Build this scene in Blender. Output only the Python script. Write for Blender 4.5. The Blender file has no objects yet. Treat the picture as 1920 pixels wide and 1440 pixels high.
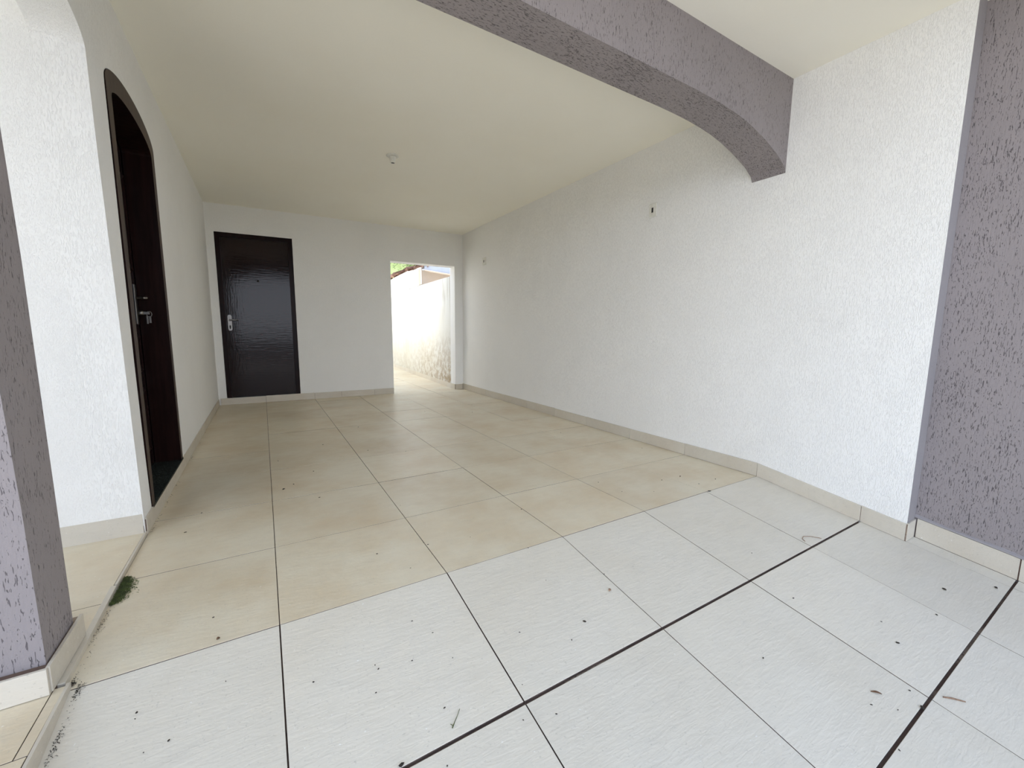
import bpy, bmesh, math, random
from mathutils import Vector, Matrix
S = 0.6          # metres per floor tile; plans below are written in tile units
random.seed(7)
scene = bpy.context.scene
col = scene.collection

# ------------------------------------------------------------------ camera
cam = bpy.data.cameras.new('camera'); camo = bpy.data.objects.new('camera', cam); col.objects.link(camo)
cam.sensor_fit = 'HORIZONTAL'; cam.sensor_width = 36.0; cam.lens = 769.386 / 1920 * 36
cam.clip_start = 0.02; cam.clip_end = 300
R_ = Vector((0.856041, -0.51680026, 0.01054967)); U_ = Vector((0.05618619, 0.11331773, 0.99196885)); F_ = Vector((0.51384523, 0.84857326, -0.12604166))
m = Matrix.Identity(4)
for i in range(3):
    m[i][0] = R_[i]; m[i][1] = U_[i]; m[i][2] = -F_[i]
CAM = Vector((0.98973404, -2.53014294, 1.68099279))
m.translation = CAM * S
camo.matrix_world = m
scene.camera = camo

# ------------------------------------------------------------------ sky and exposure
scene.view_settings.view_transform = 'Standard'; scene.view_settings.look = 'None'
scene.view_settings.gamma = 1.0; scene.view_settings.use_curve_mapping = False
scene.view_settings.exposure = 0.98
w = bpy.data.worlds.new('world'); scene.world = w; w.use_nodes = True
nt = w.node_tree; nt.nodes.clear()
wo = nt.nodes.new('ShaderNodeOutputWorld'); bg = nt.nodes.new('ShaderNodeBackground')
tc = nt.nodes.new('ShaderNodeTexCoord'); sx = nt.nodes.new('ShaderNodeSeparateXYZ'); rp = nt.nodes.new('ShaderNodeValToRGB')
nt.links.new(tc.outputs['Generated'], sx.inputs[0]); nt.links.new(sx.outputs['Z'], rp.inputs[0])
rp.color_ramp.elements[0].position = 0.0; rp.color_ramp.elements[0].color = (0.96, 1.03, 1.16, 1)
rp.color_ramp.elements[1].position = 0.75; rp.color_ramp.elements[1].color = (0.30, 0.40, 0.58, 1)
nt.links.new(rp.outputs[0], bg.inputs[0]); bg.inputs[1].default_value = 1.6
nt.links.new(bg.outputs[0], wo.inputs[0])
sun = bpy.data.lights.new('sun', 'SUN'); sun.energy = 7.0; sun.angle = math.radians(4); sun.color = (1, 0.95, 0.87)
suno = bpy.data.objects.new('sun', sun); col.objects.link(suno)
suno.rotation_euler = Vector((1.0, -0.12, 1.15)).to_track_quat('Z', 'Y').to_euler()

try:
    scene.cycles.max_bounces = 12; scene.cycles.diffuse_bounces = 9
except Exception: pass

# ------------------------------------------------------------------ material helpers
def mat(name, rough=0.8):
    m = bpy.data.materials.new(name); m.use_nodes = True
    b = m.node_tree.nodes['Principled BSDF']; b.inputs['Roughness'].default_value = rough
    return m, m.node_tree, b
def N(nt, t, **kw):
    n = nt.nodes.new(t)
    for k, v in kw.items():
        if k in ('operation', 'blend_type', 'data_type', 'feature', 'interpolation_type', 'noise_dimensions'): setattr(n, k, v)
        else: n.inputs[k].default_value = v
    return n
def lk(nt, a, b): nt.links.new(a, b)
def coords(nt, sc, obj=True):
    t = nt.nodes.new('ShaderNodeNewGeometry') if not obj else nt.nodes.new('ShaderNodeTexCoord')
    mp = nt.nodes.new('ShaderNodeMapping'); mp.inputs['Scale'].default_value = sc
    lk(nt, t.outputs['Position'] if not obj else t.outputs['Object'], mp.inputs[0]); return mp.outputs[0]
def noise(nt, vec, scale, detail=2, rough=0.5, dist=0.0):
    n = N(nt, 'ShaderNodeTexNoise', Scale=scale, Detail=detail, Roughness=rough, Distortion=dist)
    lk(nt, vec, n.inputs['Vector']); return n.outputs['Fac']
def mrange(nt, val, a, b, c=0, d=1):
    n = nt.nodes.new('ShaderNodeMapRange'); n.inputs[1].default_value = a; n.inputs[2].default_value = b
    n.inputs[3].default_value = c; n.inputs[4].default_value = d; lk(nt, val, n.inputs[0]); return n.outputs[0]
def mul(nt, a, b, op='MULTIPLY'):
    n = nt.nodes.new('ShaderNodeMath'); n.operation = op
    for i, v in enumerate((a, b)):
        if isinstance(v, (int, float)): n.inputs[i].default_value = v
        else: lk(nt, v, n.inputs[i])
    return n.outputs[0]
def mix(nt, f, a, b):
    n = nt.nodes.new('ShaderNodeMix'); n.data_type = 'RGBA'
    if isinstance(f, (int, float)): n.inputs[0].default_value = f
    else: lk(nt, f, n.inputs[0])
    for i, v in ((6, a), (7, b)):
        if isinstance(v, tuple): n.inputs[i].default_value = v + (1,)
        else: lk(nt, v, n.inputs[i])
    return n.outputs[2]
def bump(nt, b, h, strength, dist):
    n = nt.nodes.new('ShaderNodeBump'); n.inputs['Strength'].default_value = strength; n.inputs['Distance'].default_value = dist
    lk(nt, h, n.inputs['Height']); lk(nt, n.outputs[0], b.inputs['Normal'])

def plaster(name, base, groove, amount=0.5, depth=0.004, sc=(1, 1, 0.22), size=85, thr=(0.60, 0.68), stain=0.06):
    """trowelled scratch plaster: short worm-like grooves drawn out along the stroke direction"""
    m, nt, b = mat(name, 0.85)
    v = coords(nt, sc, False)
    n1 = noise(nt, v, size, 2, 0.5, 0.9)
    v2 = coords(nt, (1, 1, 1), False)
    n2 = noise(nt, v2, 6, 2)
    n3 = noise(nt, v2, 220, 1)
    t = mul(nt, n1, mrange(nt, n2, 0.3, 0.7, -0.03, 0.04), 'ADD')
    g = mrange(nt, t, thr[0], thr[1])
    h = mul(nt, mul(nt, g, -1.0), mul(nt, n3, 0.22), 'ADD')
    n4 = noise(nt, v, size * 0.6, 1, 0.5, 0.3)
    h = mul(nt, h, mul(nt, n4, 0.5), 'ADD')
    st = noise(nt, v2, 1.6, 4, 0.6)
    dark = tuple(c * (1 - stain * 3) for c in base)
    c0 = mix(nt, mrange(nt, st, 0.45, 0.8), base, dark)
    c = mix(nt, mul(nt, g, amount), c0, groove)
    lk(nt, c, b.inputs['Base Color'])
    bump(nt, b, h, 0.75, depth)
    return m
M = {}
M['white'] = plaster('white_scratch_plaster', (0.895, 0.89, 0.865), (0.70, 0.69, 0.66), 0.10, 0.0016, (1, 1, 0.22), 230, (0.50, 0.66), 0.012)
M['white_pier'] = plaster('white_pier_plaster', (0.895, 0.89, 0.865), (0.70, 0.69, 0.66), 0.10, 0.0011, (1, 1, 0.35), 330, (0.50, 0.66), 0.012)
M['white_fine'] = plaster('white_fine_plaster', (0.895, 0.89, 0.865), (0.74, 0.73, 0.70), 0.2, 0.0018, (1, 1, 0.6), 140, (0.55, 0.7), 0.02)
M['gray'] = plaster('gray_scratch_plaster', (0.285, 0.254, 0.255), (0.06, 0.05, 0.055), 0.75, 0.004, (1, 1, 0.17), 235, (0.63, 0.655), 0.04)
M['gray_soffit'] = plaster('gray_soffit_plaster', (0.285, 0.254, 0.255), (0.06, 0.05, 0.055), 0.75, 0.004, (0.25, 1, 1), 220, (0.59, 0.64), 0.04)
M['gray_smooth'] = plaster('gray_smooth_paint', (0.30, 0.28, 0.285), (0.2, 0.18, 0.18), 0.3, 0.001, (1, 1, 1), 60, (0.6, 0.8), 0.03)

def ceiling_mat():
    m, nt, b = mat('ceiling_paint', 0.7)
    v = coords(nt, (1, 1, 1), False)
    n = noise(nt, v, 1.3, 3, 0.5)
    c = mix(nt, mrange(nt, n, 0.4, 0.75), (0.90, 0.875, 0.78), (0.88, 0.85, 0.745))
    lk(nt, c, b.inputs['Base Color'])
    n2 = noise(nt, v, 70, 3)
    bump(nt, b, n2, 0.25, 0.0015)
    return m
M['ceiling'] = ceiling_mat()

def tile_mat(name, base, dirt, dirt_amt, rough=0.38, rip=(6, 70)):
    m, nt, b = mat(name, rough)
    v = coords(nt, (1, 1, 1), False)
    vr = coords(nt, (0.3, 1, 1), False)
    oi = nt.nodes.new('ShaderNodeObjectInfo')
    big = noise(nt, v, 2.2, 4, 0.62)
    fine = noise(nt, vr, 26, 5, 0.65)
    speck = noise(nt, v, 120, 2, 0.6)
    c = mix(nt, mul(nt, mrange(nt, big, 0.38, 0.72), dirt_amt), base, dirt)
    c = mix(nt, mrange(nt, fine, 0.45, 0.75, 0, 0.28), c, tuple(x * 0.80 for x in base))
    c = mix(nt, mrange(nt, speck, 0.64, 0.72, 0, 0.4), c, tuple(x * 0.6 for x in base))
    splat = noise(nt, v, 95, 1, 0.5); c = mix(nt, mrange(nt, splat, 0.76, 0.79, 0, 0.6), c, (0.85, 0.84, 0.80))
    hv = nt.nodes.new('ShaderNodeHueSaturation'); lk(nt, c, hv.inputs['Color'])
    lk(nt, mrange(nt, oi.outputs['Random'], 0, 1, 0.955, 1.035), hv.inputs['Value'])
    lk(nt, hv.outputs[0], b.inputs['Base Color'])
    vr2 = coords(nt, (0.22, 1, 1), False)
    rp = noise(nt, vr2, rip[1], 3, 0.6, 0.6)
    lk(nt, mrange(nt, fine, 0.3, 0.7, rough - 0.06, rough + 0.10), b.inputs['Roughness'])
    bump(nt, b, mul(nt, rp, mul(nt, fine, 0.5), 'ADD'), 0.4, 0.0028)
    return m
M['tile'] = tile_mat('beige_floor_tile', (0.735, 0.668, 0.525), (0.60, 0.47, 0.30), 0.75)
M['tile_ramp'] = tile_mat('pale_ramp_tile', (0.70, 0.66, 0.575), (0.65, 0.59, 0.48), 0.45, 0.42)
M['skirt'] = tile_mat('skirting_tile', (0.62, 0.575, 0.49), (0.52, 0.44, 0.33), 0.5, 0.4)
def grout():
    m, nt, b = mat('grout', 0.95)
    v = coords(nt, (1, 1, 1), False)
    n = noise(nt, v, 3.5, 3, 0.6); n2 = noise(nt, v, 60, 3)
    c = mix(nt, mrange(nt, n, 0.50, 0.66), (0.13, 0.085, 0.065), (0.33, 0.26, 0.20))
    c = mix(nt, mrange(nt, n2, 0.5, 0.7), c, (0.10, 0.065, 0.055))
    lk(nt, c, b.inputs['Base Color']); bump(nt, b, n2, 0.6, 0.002); return m
M['grout'] = grout()
def simple(name, c, rough=0.6, metal=0.0, nscale=None, c2=None, bd=0.0):
    m, nt, b = mat(name, rough); b.inputs['Metallic'].default_value = metal
    v = coords(nt, (1, 1, 1), True)
    n = noise(nt, v, nscale or 30, 3)
    cc = mix(nt, mrange(nt, n, 0.35, 0.7), c, c2 or tuple(x * 0.85 for x in c))
    lk(nt, cc, b.inputs['Base Color'])
    if bd: bump(nt, b, n, 0.5, bd)
    return m
M['tile_body'] = simple('dirty_tile_edge', (0.19, 0.135, 0.105), 0.9, 0, 8, (0.07, 0.048, 0.04))
M['plastic'] = simple('white_plastic', (0.80, 0.79, 0.72), 0.35)
M['black'] = simple('black_void', (0.012, 0.011, 0.010), 0.6)
M['chrome'] = simple('dull_chrome', (0.30, 0.285, 0.27), 0.36, 1.0)
M['leaf'] = simple('dry_leaf', (0.16, 0.085, 0.045), 0.8, 0, 90, (0.07, 0.04, 0.025), 0.001)
M['twig'] = simple('dry_twig', (0.33, 0.21, 0.14), 0.8, 0, 120, (0.18, 0.11, 0.07))
M['speck'] = simple('dark_grit', (0.035, 0.027, 0.02), 0.9)
M['moss'] = simple('moss', (0.10, 0.13, 0.035), 0.9, 0, 60, (0.045, 0.055, 0.02))
M['clay'] = simple('clay_roof_tile', (0.32, 0.17, 0.11), 0.85, 0, 9, (0.15, 0.08, 0.06), 0.004)
M['fascia'] = simple('pale_blue_fascia', (0.46, 0.50, 0.58), 0.4, 0, 5)
M['beige_wall'] = simple('beige_render', (0.50, 0.41, 0.33), 0.9, 0, 3, (0.43, 0.35, 0.28))
M['ground'] = simple('concrete_ground', (0.56, 0.54, 0.50), 0.9, 0, 2, (0.48, 0.46, 0.42), 0.003)
M['foliage'] = simple('dark_foliage', (0.05, 0.10, 0.02), 0.7, 0, 20, (0.10, 0.17, 0.04))

def wood(name, base, base2, rough, coat=0.0, spec=0.4):
    m, nt, b = mat(name, rough)
    v = coords(nt, (1, 1, 0.08), False); n = noise(nt, v, 38, 4, 0.6, 0.4)
    c = mix(nt, mrange(nt, n, 0.35, 0.7), base, base2); lk(nt, c, b.inputs['Base Color'])
    v2 = coords(nt, (1, 1, 0.2), False); v3 = coords(nt, (0.12, 1, 1), False)
    h = mul(nt, noise(nt, v2, 46, 2, 0.5, 0.3), noise(nt, v3, 60, 2, 0.5, 0.5), 'ADD')
    b.inputs['Coat Weight'].default_value = coat; b.inputs['Coat Roughness'].default_value = 0.12; b.inputs['Specular IOR Level'].default_value = spec
    bump(nt, b, h, 0.4, 0.0011); return m
M['door'] = wood('dark_varnished_door', (0.009, 0.0028, 0.0025), (0.014, 0.0045, 0.004), 0.10, 0.0, 0.28)
M['frame_dark'] = wood('dark_varnished_frame', (0.008, 0.0035, 0.003), (0.018, 0.007, 0.006), 0.3, 0.0, 0.10)
M['frame_brown'] = wood('brown_wood_frame', (0.055, 0.030, 0.019), (0.026, 0.014, 0.009), 0.5, 0.0, 0.3)
def granite():
    m, nt, b = mat('dark_granite', 0.25)
    v = coords(nt, (1, 1, 1), False)
    n = noise(nt, v, 170, 3, 0.7); n2 = noise(nt, v, 60, 2)
    c = mix(nt, mrange(nt, n, 0.52, 0.66), (0.012, 0.02, 0.018), (0.11, 0.13, 0.12))
    c = mix(nt, mrange(nt, n2, 0.55, 0.75, 0, 0.6), c, (0.02, 0.03, 0.026))
    lk(nt, c, b.inputs['Base Color']); return m
M['granite'] = granite()
def stained_wall():
    m, nt, b = mat('stained_white_render', 0.9)
    v = coords(nt, (1, 1, 1), False); vs = coords(nt, (1, 1, 0.10), False)
    g = nt.nodes.new('ShaderNodeNewGeometry'); sp = nt.nodes.new('ShaderNodeSeparateXYZ'); lk(nt, g.outputs['Position'], sp.inputs[0])
    streak = noise(nt, vs, 14, 4, 0.65, 0.2); blot = noise(nt, v, 9, 6, 0.72); big = noise(nt, v, 1.6, 3)
    low = mrange(nt, sp.outputs['Z'], 0.05, 1.05, 1, 0)
    near = mrange(nt, sp.outputs['Y'], 5.2, 8.0, 1, 0.25)
    md = mul(nt, mul(nt, low, near), mrange(nt, blot, 0.42, 0.56))
    top = mul(nt, mrange(nt, sp.outputs['Z'], 1.2, 1.98, 0.1, 0.9), mrange(nt, streak, 0.52, 0.70))
    c = mix(nt, mrange(nt, big, 0.4, 0.8, 0, 0.5), (0.68, 0.675, 0.63), (0.60, 0.56, 0.46))
    c = mix(nt, top, c, (0.30, 0.25, 0.17))
    c = mix(nt, mul(nt, md, 0.9), c, (0.30, 0.19, 0.07))
    dk = mul(nt, mul(nt, md, mrange(nt, noise(nt, v, 28, 4, 0.7), 0.52, 0.62)), 0.5)
    c = mix(nt, dk, c, (0.09, 0.075, 0.055))
    lk(nt, c, b.inputs['Base Color']); bump(nt, b, blot, 0.5, 0.006); return m
M['stained'] = stained_wall()
def gable_mat():
    m, nt, b = mat('white_gable_paint', 0.9)
    v = coords(nt, (1, 1, 1), False); vs = coords(nt, (1, 1, 0.06), False)
    g = nt.nodes.new('ShaderNodeNewGeometry'); sp = nt.nodes.new('ShaderNodeSeparateXYZ'); lk(nt, g.outputs['Position'], sp.inputs[0])
    s = mul(nt, mrange(nt, noise(nt, vs, 11, 3), 0.55, 0.68), mrange(nt, sp.outputs['Y'], 8.6, 9.8, 0, 0.7))
    c = mix(nt, s, (0.88, 0.88, 0.88), (0.36, 0.37, 0.37))
    lk(nt, c, b.inputs['Base Color']); return m
M['gable'] = gable_mat()
def mossy():
    m, nt, b = mat('mossy_green_render', 0.95)
    v = coords(nt, (1, 1, 1), False)
    a = noise(nt, v, 1.6, 5, 0.65); c2 = noise(nt, v, 7, 4, 0.7)
    c = mix(nt, mrange(nt, a, 0.35, 0.7), (0.52, 0.60, 0.30), (0.30, 0.40, 0.13))
    c = mix(nt, mrange(nt, c2, 0.6, 0.72, 0, 0.8), c, (0.10, 0.16, 0.05))
    lk(nt, c, b.inputs['Base Color']); bump(nt, b, c2, 0.6, 0.03); return m
M['mossy'] = mossy()

# ------------------------------------------------------------------ geometry helpers (tile units in, metres out)
def tag(o, label=None, cat=None, group=None, kind=None):
    if label: o['label'] = label
    if cat: o['category'] = cat
    if group: o['group'] = group
    if kind: o['kind'] = kind
    return o
def link(name, me, mats, parent=None):
    o = bpy.data.objects.new(name, me); col.objects.link(o)
    for mm in (mats if isinstance(mats, (list, tuple)) else [mats]):
        if len(me.materials) < len(mats if isinstance(mats, (list, tuple)) else [mats]): me.materials.append(mm)
    if parent: o.parent = parent
    return o
def finish(name, bm, mats, parent=None, smooth=False, tri=False):
    bmesh.ops.recalc_face_normals(bm, faces=bm.faces)
    if tri: bmesh.ops.triangulate(bm, faces=[f for f in bm.faces if len(f.verts) > 4])
    if smooth:
        for f in bm.faces: f.smooth = True
    me = bpy.data.meshes.new(name); bm.to_mesh(me); bm.free()
    return link(name, me, mats, parent)
def bbox(bm, x0, x1, y0, y1, z0, z1, bev=0.0):
    vs = [bm.verts.new((x * S, y * S, z * S)) for x in (x0, x1) for y in (y0, y1) for z in (z0, z1)]
    fs = [bm.faces.new([vs[i] for i in q]) for q in ((0, 1, 3, 2), (4, 6, 7, 5), (0, 4, 5, 1), (2, 3, 7, 6), (0, 2, 6, 4), (1, 5, 7, 3))]
    bmesh.ops.recalc_face_normals(bm, faces=fs)
    if bev:
        es = list({e for f in fs for e in f.edges})
        bmesh.ops.bevel(bm, geom=es, offset=bev, segments=1, affect='EDGES')
def boxo(name, a, mats, parent=None, bev=0.0):
    bm = bmesh.new(); bbox(bm, *a, bev=bev); return finish(name, bm, mats, parent)
def prism(name, prof, axis, a, b, mats, parent=None, smooth=False):
    """prof: list of 2-D points in the plane normal to axis, extruded from a to b"""
    def P(p, t):
        if axis == 'x': return Vector((t, p[0], p[1])) * S
        if axis == 'y': return Vector((p[0], t, p[1])) * S
        return Vector((p[0], p[1], t)) * S
    bm = bmesh.new()
    A = [bm.verts.new(P(p, a)) for p in prof]; B = [bm.verts.new(P(p, b)) for p in prof]
    fa = bm.faces.new(A); fb = bm.faces.new(B[::-1])
    n = len(prof); sides = []
    for i in range(n): sides.append(bm.faces.new((A[i], B[i], B[(i + 1) % n], A[(i + 1) % n])))
    bmesh.ops.recalc_face_normals(bm, faces=bm.faces)
    bmesh.ops.triangulate(bm, faces=[fa, fb])
    return bm, sides
def prismo(name, prof, axis, a, b, mats, parent=None):
    bm, _ = prism(name, prof, axis, a, b, mats, parent); return finish(name, bm, mats, parent)
def ell(c, a, z0, h, n=16, t0=math.pi, t1=0.0):
    return [(c + a * math.cos(t0 + (t1 - t0) * i / n), z0 + h * math.sin(t0 + (t1 - t0) * i / n)) for i in range(n + 1)]
def lathe(bm, prof, cx, cy, n=28, flip=1):
    rings = []
    for r, z in prof:
        rings.append([bm.verts.new(((cx + r * math.cos(2 * math.pi * i / n)) * S, (cy + r * math.sin(2 * math.pi * i / n)) * S, z * S)) for i in range(n)])
    for a, b in zip(rings, rings[1:]):
        for i in range(n): bm.faces.new((a[i], a[(i + 1) % n], b[(i + 1) % n], b[i]))
    return rings
def tube(bm, pts, r, n=6):
    pts = [Vector(p) * S for p in pts]; r0 = r; rings = []
    for i, p in enumerate(pts):
        d = (pts[min(i + 1, len(pts) - 1)] - pts[max(i - 1, 0)]).normalized()
        u = d.cross(Vector((0, 0, 1)));  u = u.normalized() if u.length > 1e-4 else Vector((1, 0, 0)); v = d.cross(u)
        rr = (r0[i] if isinstance(r0, (list, tuple)) else r0) * S
        rings.append([bm.verts.new(p + (u * math.cos(2 * math.pi * k / n) + v * math.sin(2 * math.pi * k / n)) * rr) for k in range(n)])
    for a, b in zip(rings, rings[1:]):
        for k in range(n): bm.faces.new((a[k], a[(k + 1) % n], b[(k + 1) % n], b[k]))
    bm.faces.new(rings[0][::-1]); bm.faces.new(rings[-1])

# ------------------------------------------------------------------ plan
XL, XR, YB, YE, SL = 0.083, 5.965, 8.465, -1.352, 0.1436
HC = lambda x: 4.300 + (x - XL) * 0.0125
zf = lambda y: SL * y if y < 0 else 0.0
YTOP = 8.80

# ground outside
M['asphalt'] = simple('dark_asphalt', (0.075, 0.075, 0.08), 0.9, 0, 12, (0.05, 0.05, 0.052))
rd = boxo('road', (-90, 90, -120, -8.5, -0.80, -0.64), M['asphalt']); tag(rd, 'dark asphalt street in front of the garage', kind='structure')
g = boxo('ground', (-45, 45, -8.5, 60, -0.75, -0.62), M['ground']); tag(g, 'grey concrete ground outside the garage', kind='structure')

# floor: mortar bed with every tile on it
fl = prismo('floor', [(-3.6, -0.62), (19, -0.62), (19, -0.020), (0, -0.020), (-3.6, SL * -3.6 - 0.020)], 'x', 0.085, 6.4, M['grout'])
tag(fl, 'beige tiled garage floor with a ramp falling towards the street', kind='structure')
tile_cache = {}
def tile_mesh(dx, dy, mt, th=0.021):
    key = (round(dx, 3), round(dy, 3), mt, th)
    if key in tile_cache: return tile_cache[key]
    bm = bmesh.new(); b = 0.0013
    lo = [bm.verts.new((x * S, y * S, -th * S)) for x, y in ((0, 0), (dx, 0), (dx, dy), (0, dy))]
    mi = [bm.verts.new((x * S, y * S, -b * S)) for x, y in ((0, 0), (dx, 0), (dx, dy), (0, dy))]
    up = [bm.verts.new((x * S, y * S, 0)) for x, y in ((b, b), (dx - b, b), (dx - b, dy - b), (b, dy - b))]
    for A, B in ((lo, mi), (mi, up)):
        for i in range(4): bm.faces.new((A[i], A[(i + 1) % 4], B[(i + 1) % 4], B[i])).material_index = 1 if A is lo else 0
    bm.faces.new(up); bm.faces.new(lo[::-1])
    bmesh.ops.recalc_face_normals(bm, faces=bm.faces)
    me = bpy.data.meshes.new('tile'); bm.to_mesh(me); bm.free(); me.materials.append(M[mt]); me.materials.append(M['tile_body']); tile_cache[key] = me
    return me
def put_tile(parent, x0, x1, y0, y1, z0, mt, slope=0.0, th=0.021, name='tile'):
    L = (y1 - y0) * math.sqrt(1 + slope * slope)
    o = bpy.data.objects.new(name, tile_mesh(x1 - x0, L, mt, th)); col.objects.link(o); o.parent = parent
    jz = random.uniform(-0.0012, 0.0012)
    o.location = (x0 * S, y0 * S, (z0 + jz) * S); o.rotation_euler = (math.atan(slope) + random.uniform(-.0006, .0006), random.uniform(-.0006, .0006), 0)
    return o
cols = [0.981, 2.0035, 3.028, 4.009, 4.978, 5.952]
rows = [0, .988, 1.995, 3.036, 3.997, 5.0, 6.0, 7.0, 8.0, 9.0, 10.0, 11.0, 12.0, 13.0, 14.0, 15.0, 16.0, 17.0, 18.0]
TH = 0.0024   # half joint
for a, b in zip(rows, rows[1:]):
    xs = [0.09] + cols[:5] + [5.958]
    if b > YB + 0.6: xs = [3.93] + [4.009] + cols[4:5] + [5.958, 6.38]
    if a == 8.0:
        for x0, x1 in zip(xs, xs[1:]):
            if x0 < 3.9: put_tile(fl, x0 + TH, x1 - TH, a + TH, YB - 0.002, 0, 'tile')
        xs2 = [3.93, 4.009, 4.978, 5.958]
    else: xs2 = xs
    for x0, x1 in zip(xs2, xs2[1:]):
        if x1 - x0 < 0.1: continue
        xx = x0 - (0.079 if abs(x0 - 4.009) < .01 and b > YB else 0)
        y1 = b
        put_tile(fl, xx + TH, x1 - TH, a + .0028, y1 - .0028, 0, 'tile')
# the ramp: its two widest joints run across at 1.01 and 2.0 tiles
rr = [(-3.5, -3.0, .003, .003), (-3.0, -2.002, .003, .0075), (-2.002, -1.013, .0075, .0085), (-1.013, 0.0, .0085, .003)]
for a, b, ga, gb in rr:
    xs = [0.142 if b < 0 else 0.115] + cols[:5] + [5.962]
    if b <= -1.9: xs = xs + [6.15]
    wob = {0.981: .0035, 2.0035: .0035, 3.028: .0028, 4.009: .0030, 4.978: .0030, 5.962: .0030}
    for x0, x1 in zip(xs, xs[1:]):
        g0 = wob.get(x0, .0022); g1 = wob.get(x1, .0022)
        put_tile(fl, x0 + g0, x1 - g1, a + ga, b - gb, SL * (a + ga), 'tile_ramp', SL)
put_tile(fl, 5.962 + .0022, 6.15, -2.002 + .0075, YE - .004, SL * (-2.002), 'tile_ramp', SL)
# raised porch floor at the left, and its kerb
bm = bmesh.new(); bbox(bm, -2.9, 0.079, -3.2, 1.76, -0.6, 0.010); bbox(bm, 0.07, 0.113, -3.2, 0.0, -0.6, 0.0095)
pf = finish('floor_porch', bm, M['grout'])
tag(pf, 'raised beige tiled porch floor left of the garage', kind='structure')
pr = [-3.2, -2.40, -1.385, -0.37, 0.695, 1.735]; pc = [-2.9, -1.93, -0.93, 0.078]
for a, b in zip(pr, pr[1:]):
    for c, d in zip(pc, pc[1:]):
        put_tile(pf, c + .0025, d - .0025 + (0.04 if (a < -.5 and d > 0) else 0), a + .0025, b - .0025, 0.030, 'tile')
put_tile(pf, 0.0785, 0.116, -0.3675, 0.0, 0.029, 'tile')
kerb = boxo('trim_1', (0.0745, 0.0800, 0.0, 1.74, -0.01, 0.026), M['grout'])
tag(kerb, 'brown mortar line along the porch step kerb', kind='structure')
bm = bmesh.new()
def kerbpiece(x0, y0, x1, y1, t, top):
    bm = bmesh.new()
    zb0, zb1 = zf(y0) - 0.02, zf(y1) - 0.02
    v = []
    for (x, y, zb) in ((x0, y0, zb0), (x1, y1, zb1)):
        for dx in (0, -t):
            v.append((bm.verts.new(((x + dx) * S, y * S, zb * S)), bm.verts.new(((x + dx) * S, y * S, top * S))))
    (a0, a1), (b0, b1), (c0, c1), (d0, d1) = v
    for f in ((a0, a1, c1, c0), (b0, d0, d1, b1), (a1, b1, d1, c1), (a0, b0, b1, a1), (c0, c1, d1, d0), (a0, c0, d0, b0)): bm.faces.new(f)
    bmesh.ops.recalc_face_normals(bm, faces=bm.faces)
    bmesh.ops.bevel(bm, geom=list(bm.edges), offset=0.0008, segments=1, affect='EDGES')
    return finish('kerb_tile', bm, M['skirt'], kerb)
for k in ((0.092, 0.905, 0.090, 1.735), (0.108, 0.025, 0.092, 0.897), (0.140, -0.98, 0.128, 0.017), (0.142, -2.0, 0.140, -0.988), (0.142, -3.0, 0.142, -2.008)):
    kerbpiece(k[0], k[1], k[2], k[3], 0.029 if k[1] == 0.025 else 0.014, 0.030)

# ------------------------------------------------------------------ walls
# left wall with the arched doorway and the arch over the porch, one profile seen from the garage
prof = [(YTOP, 0), (YTOP, HC(XL) + .02), (-0.0, HC(XL) + .02), (-0.0, 3.53)]
prof += ell(0.945, 0.58, 3.53, 0.17, 20)[1:] if False else []
arch = [(0.945 + 0.580 * math.cos(t), 3.525 + 0.17 * math.sin(t)) for t in [math.pi - math.pi * i / 20 for i in range(21)]]
prof = [(YTOP, -0.02), (YTOP, HC(XL) + .03), (0.30, HC(XL) + .03), (0.30, 3.525)] + arch
prof += [(1.545, 2.9), (1.613, 1.89), (1.706, 0.2), (1.72, -0.02)]
prof += [(1.995, -0.02), (1.985, 0.14), (1.945, 0.7), (1.915, 1.4), (1.905, 3.50)]
dcx, dax = 2.722, 0.812
prof += [(dcx - dax * math.cos(math.pi * i / 24), 3.55 + 0.205 * math.sin(math.pi * i / 24)) for i in range(25)]
prof += [(3.60, 0.14), (3.60, -0.02)]
bm, sides = prism('w', prof, 'x', XL, XL - 0.257, None)
wl = finish('wall_left', bm, M['white']); tag(wl, 'white plastered left wall with the arched doorway', kind='structure')
# porch wall, seen as the bright white pier at the left edge
wp = prismo('wall_porch', [(1.72, -0.02), (1.706, .2), (1.613, 1.89), (1.545, 2.9), (1.525, 3.525), (1.50, 4.0), (1.50, 4.34), (2.2, 4.34), (2.2, -0.02)], 'x', XL - 0.2571, -2.9, M['white_pier'])
tag(wp, 'white plastered house wall facing the street beside the porch', kind='structure')
boxo('wall_house', (-2.9, XL - 0.26, 2.2, 8.8, -.02, 4.34), M['white_fine'])
bpy.data.objects['wall_house']['kind'] = 'structure'; bpy.data.objects['wall_house']['label'] = 'solid body of the house behind the left wall'
# hollow behind the arched door is closed by the leaf; the pier side wall of the porch
wpe = boxo('wall_porch_end', (-3.15, -2.9, -0.3, 2.2, -.4, 4.34), M['white']); tag(wpe, 'white end wall of the porch', kind='structure')
# back wall
bk = bmesh.new()
T0, T1 = YB, YTOP
prof = [(XL - .02, -.02), (XL - .02, 4.34), (6.3, 4.42), (6.3, -.02), (5.725, -.02), (5.718, 3.487), (3.925, 3.475), (3.937, -.02), (1.70, -.02), (1.694, 3.752), (0.224, 3.730), (0.236, -.02)]
wb = prismo('wall_back', prof, 'y', T0, T1, M['white']); tag(wb, 'white plastered back wall with a dark door and an open passage', kind='structure')
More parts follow.
